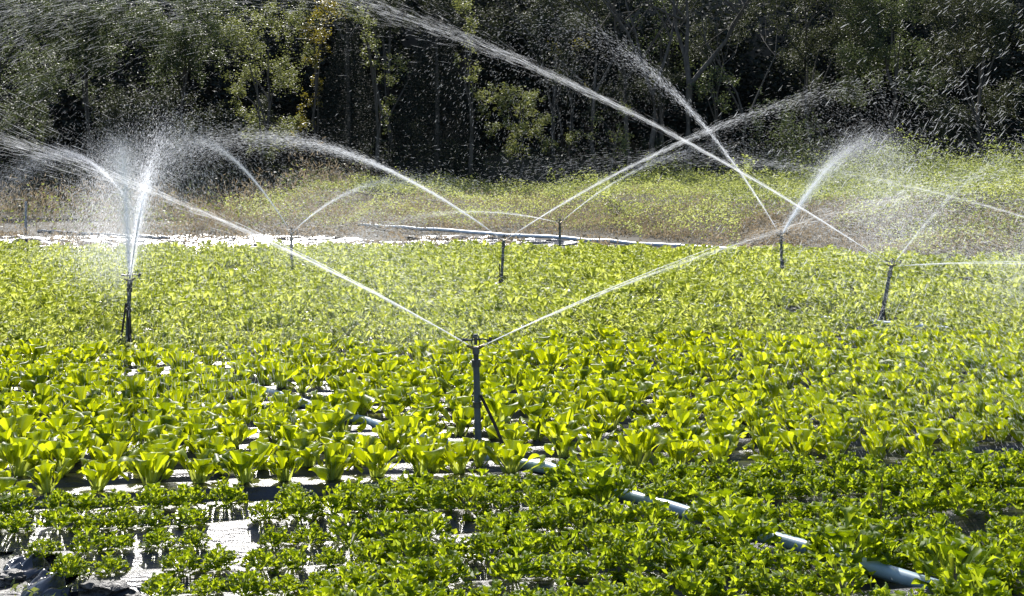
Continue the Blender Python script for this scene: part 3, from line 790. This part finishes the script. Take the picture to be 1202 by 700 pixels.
bare_tree(806, 47, -70, 'bare grey tree with the thickest straight trunk at upper right', 31, .01, .16, .42)
bare_tree(762, 47.5, -60, 'bare grey tree leaning right beside the thickest trunk', 32, .06, .12, .4)
bare_tree(700, 48, -60, 'thin bare tree with arching branches left of the grey trunks', 33, -.05, .09, .4)
bare_tree(735, 49, -40, 'slim dark bare tree between the arching and leaning trees', 34, -.01, .1, .5)
bare_tree(872, 48, -20, 'bare twiggy tree right of the thickest trunk before the dark gap', 35, .04, .07, .3)
bare_tree(402, 50, -70, 'slim bare stem at the top of the forest between vine strands', 36, .03, .08, .6)

# ------------------------------------------------------------------ weeds
def r_(x, y): return 1.6 * (vnoise(x * 2.1, y * 2.3) - .3)
def weed_field(name, n, xr, yr, hmax, size, mat, label, cat, seed, keep=None, hp=.8, up=.5, asp=.45, bias=None):
    r = np.random.default_rng(seed)
    x = r.uniform(*xr, n); y = r.uniform(*yr, n)
    y0 = 30.2 - 10.5 * sstep(x, 1.5, 9)
    kp = (y > yfar(x) + .4) & (np.abs(x) < .47 * y + 3)
    if keep is not None: kp &= keep(x, y, y0)
    x, y, y0 = x[kp], y[kp], y0[kp]
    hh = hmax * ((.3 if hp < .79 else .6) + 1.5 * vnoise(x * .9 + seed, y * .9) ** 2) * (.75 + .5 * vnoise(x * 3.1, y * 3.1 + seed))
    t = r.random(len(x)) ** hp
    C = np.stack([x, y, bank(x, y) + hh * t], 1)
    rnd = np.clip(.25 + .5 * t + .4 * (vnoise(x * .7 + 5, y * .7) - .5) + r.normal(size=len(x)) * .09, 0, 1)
    return tag(link(name, leaf_mesh(name, C, size, r, mat, rnd, up=up, asp=asp)), label, cat, kind='stuff')


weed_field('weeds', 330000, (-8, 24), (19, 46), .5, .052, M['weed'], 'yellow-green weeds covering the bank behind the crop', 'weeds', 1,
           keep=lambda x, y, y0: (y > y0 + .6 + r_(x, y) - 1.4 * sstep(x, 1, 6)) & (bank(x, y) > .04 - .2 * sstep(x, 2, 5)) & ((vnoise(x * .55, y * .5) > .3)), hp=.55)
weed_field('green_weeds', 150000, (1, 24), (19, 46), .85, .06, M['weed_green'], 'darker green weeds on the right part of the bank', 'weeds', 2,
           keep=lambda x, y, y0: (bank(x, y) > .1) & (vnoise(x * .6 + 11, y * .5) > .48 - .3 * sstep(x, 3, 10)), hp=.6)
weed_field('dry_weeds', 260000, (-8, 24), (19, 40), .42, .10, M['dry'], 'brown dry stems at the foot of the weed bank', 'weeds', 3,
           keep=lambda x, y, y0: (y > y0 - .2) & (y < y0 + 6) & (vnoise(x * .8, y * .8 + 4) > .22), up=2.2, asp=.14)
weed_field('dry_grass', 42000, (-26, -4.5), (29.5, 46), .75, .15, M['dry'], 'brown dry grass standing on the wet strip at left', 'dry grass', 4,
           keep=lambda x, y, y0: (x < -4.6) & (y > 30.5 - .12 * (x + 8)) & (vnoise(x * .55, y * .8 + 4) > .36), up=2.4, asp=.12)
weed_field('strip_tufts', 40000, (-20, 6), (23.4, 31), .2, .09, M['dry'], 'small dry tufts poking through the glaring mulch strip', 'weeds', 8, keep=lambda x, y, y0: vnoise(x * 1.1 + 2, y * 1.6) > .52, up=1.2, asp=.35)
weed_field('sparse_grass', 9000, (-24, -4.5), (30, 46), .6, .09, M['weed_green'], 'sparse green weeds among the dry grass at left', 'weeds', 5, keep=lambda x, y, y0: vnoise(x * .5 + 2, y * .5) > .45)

# taller weeds one can tell apart
for k, (px, py, Y, rad, mt, lb) in enumerate([
        (880, 190, 34, .3, 'weed', 'tall yellow weed standing out behind the crossing jets'),
        (772, 207, 36, .2, 'weed', 'small yellow weed tuft on the crest right of centre'),
        (690, 209, 38, .22, 'weed_green', 'small green tuft on the crest at the centre of the bank'),
        (1040, 182, 37, .75, 'weed_green', 'bright green weed bush before the dark forest gap at right'),
        (1085, 200, 36, .8, 'weed_green', 'wide green weed bush right of the bright green one'),
        (1000, 205, 36, .7, 'weed_green', 'green weed bush left of the bright green one'),
        (1170, 205, 34, .75, 'weed_green', 'green weed bush at the right edge of the bank'),
        (725, 232, 33, .45, 'weed', 'pale rounded weed mound on the front of the bank'),
        (760, 250, 31, .4, 'dry', 'brownish rounded weed mound low on the bank')]):
    leafy_tree('weed_bush', lb, 'weed', Y, [(px, py, rad), (px - 14, py + 14, rad * .9), (px + 15, py + 12, rad * .85), (px + 2, py + 26, rad * .9)], M[mt], dens=1500, leaf=.07, seed=60 + k, depth=.3, r0=.02, group='taller weeds on the bank')

# post at left
root = empty('wooden_post', (at(30, 235, 31).x, 31, 0)); tag(root, 'thin grey post standing in the dry grass at far left', 'post')
bm = bmesh.new(); cyl(bm, (0, 0, -.1), (0.01, 0, .78), .03, .026, 10); bm_obj('shaft', bm, M['post'], root)
bm = bmesh.new(); cyl(bm, (0.01, 0, .78), (.01, 0, .80), .033, .03, 10); bm_obj('cap', bm, M['post'], root)


# ------------------------------------------------------------------ lower left corner
def crumple(name, px, py, h, sx, sy, sz, label, seed):
    r = np.random.default_rng(seed); Y = F * (CAMZ - h) / (py - HY); c = at(px, py, Y)
    a = np.linspace(-1, 1, 46); X, Yy = np.meshgrid(a, a)
    f = np.clip(1 - (X ** 2 + Yy ** 2), 0, 1) ** .5
    rid = np.abs(vnoise(X * 4.3 + seed, Yy * 1.3 + 4) - .5) * 2 + .8 * np.abs(vnoise(X * 7 + 8, Yy * 3.2 + seed) - .5)
    Z = sz * f * (.45 + .5 * rid) - .01
    V = np.stack([X * sx * (1 + .15 * (vnoise(X * 4, Yy * 4) - .5)), Yy * sy + .03 * (rid - .5), Z], -1).reshape(-1, 3)
    i = (np.arange(45)[:, None] * 46 + np.arange(45)[None]).ravel()
    o = link(name, np_mesh(name, V, np.stack([i, i + 1, i + 47, i + 46], 1), smooth=True), M['film']); o.location = (c.x, c.y, .03)
    o.rotation_euler = (0, 0, R(-35)); tag(o, label, 'plastic film', 'loose ends of plastic film')
crumple('plastic_film', 30, 668, .04, .12, .09, .085, 'crumpled shiny plastic film end in the mud, the upper left one', 5)
crumple('plastic_film', 64, 690, .04, .14, .11, .09, 'crumpled shiny plastic film end in the mud at the bottom edge', 9)


def clod(px, py, rad, label, seed):
    Y = F * (CAMZ - .04) / (py - HY); c = at(px, py, Y)
    bm = bmesh.new(); bmesh.ops.create_icosphere(bm, subdivisions=4, radius=1)
    for v in bm.verts:
        n = float(vnoise(v.co.x * 2 + seed + 5 * v.co.z, v.co.y * 2 + 3 * v.co.z)) + .4 * float(vnoise(v.co.x * 6 + seed, v.co.y * 6 + v.co.z * 5))
        v.co *= rad * (.6 + .5 * n); v.co.z *= .62
    o = bm_obj('mud_clod', bm, M['soil']); o.location = (c.x, c.y, .03); tag(o, label, 'clod', 'clods of mud')
clod(126, 694, .115, 'large dark lump of mud at the bottom edge near the plastic film', 3)
clod(160, 697, .06, 'smaller dark lump of mud right of the large lump', 8)
clod(12, 678, .06, 'small lump of mud at the left edge by the film', 12)
# little weeds in the mud
r = np.random.default_rng(9)
x = r.uniform(-2.6, -1.5, 500); y = r.uniform(4.6, 5.6, 500); kp = (x < left_end(y) + .2) & (vnoise(x * 5, y * 5) > .5)
C = np.stack([x, y, .03 + r.random(500) * .06], 1)[kp]
tag(link('mud_weeds', leaf_mesh('mud_weeds', C, .03, r, M['weed_green'])), 'tiny weeds scattered over the mud at lower left', 'weeds', kind='stuff')

# dry twig in the foreground rows
Y = 5.75; c = at(1033, 600, Y); root = empty('dry_twig', (c.x, Y, .05)); tag(root, 'thin brown dry twig standing among the frilly lettuces at right', 'twig')
bm = bmesh.new(); tube_path(bm, [(0, 0, -.02), (.004, 0, .09), (.012, .01, .17), (.013, .01, .25)], [.004, .0035, .003, .002], 6); bm_obj('stem', bm, M['dry'], root)
bm = bmesh.new(); tube_path(bm, [(.006, 0, .1), (-.008, 0, .13), (-.014, 0, .17)], [.002, .002, .0015], 5); bm_obj('twig', bm, M['dry'], root)

# ------------------------------------------------------------------ light, sky, camera
SUN_EL, SUN_AZ = R(38), R(-13)          # beyond the forest, a little to the left
sv = Vector((math.sin(SUN_AZ) * math.cos(SUN_EL), math.cos(SUN_AZ) * math.cos(SUN_EL), math.sin(SUN_EL)))
sun = bpy.data.lights.new('sun', 'SUN'); sun.energy = 4.6; sun.angle = R(.53); sun.color = (1, .965, .91)
so = bpy.data.objects.new('sun', sun); col.objects.link(so); so.rotation_euler = (-sv).to_track_quat('-Z', 'Y').to_euler()
w = bpy.data.worlds.new('World'); scn.world = w; w.use_nodes = True
nt = w.node_tree; bg = nt.nodes['Background']; sky = nt.nodes.new('ShaderNodeTexSky'); sky.sky_type = 'NISHITA'; sky.sun_disc = False
sky.sun_elevation = SUN_EL; sky.sun_rotation = SUN_AZ
nt.links.new(sky.outputs[0], bg.inputs[0]); bg.inputs[1].default_value = .125

cam = bpy.data.cameras.new('camera'); co = bpy.data.objects.new('camera', cam); col.objects.link(co); scn.camera = co
co.location = (0, 0, CAMZ); co.rotation_euler = (R(90), 0, 0)
cam.sensor_width = 36; cam.lens = 36 * F / 1202; cam.shift_y = -(350 - HY) / 1202; cam.clip_start = .1; cam.clip_end = 1000
scn.view_settings.view_transform = 'Standard'; scn.view_settings.look = 'None'; scn.view_settings.gamma = 1; scn.view_settings.exposure = 1.0
scn.view_settings.use_curve_mapping = False
cy = scn.cycles
cy.use_denoising = True; cy.denoiser = 'OPENIMAGEDENOISE'; cy.max_bounces = 8; cy.diffuse_bounces = 5; cy.glossy_bounces = 2; cy.transmission_bounces = 4; cy.sample_clamp_indirect = 3
cy.use_adaptive_sampling = False
cy.caustics_reflective = False; cy.caustics_refractive = False
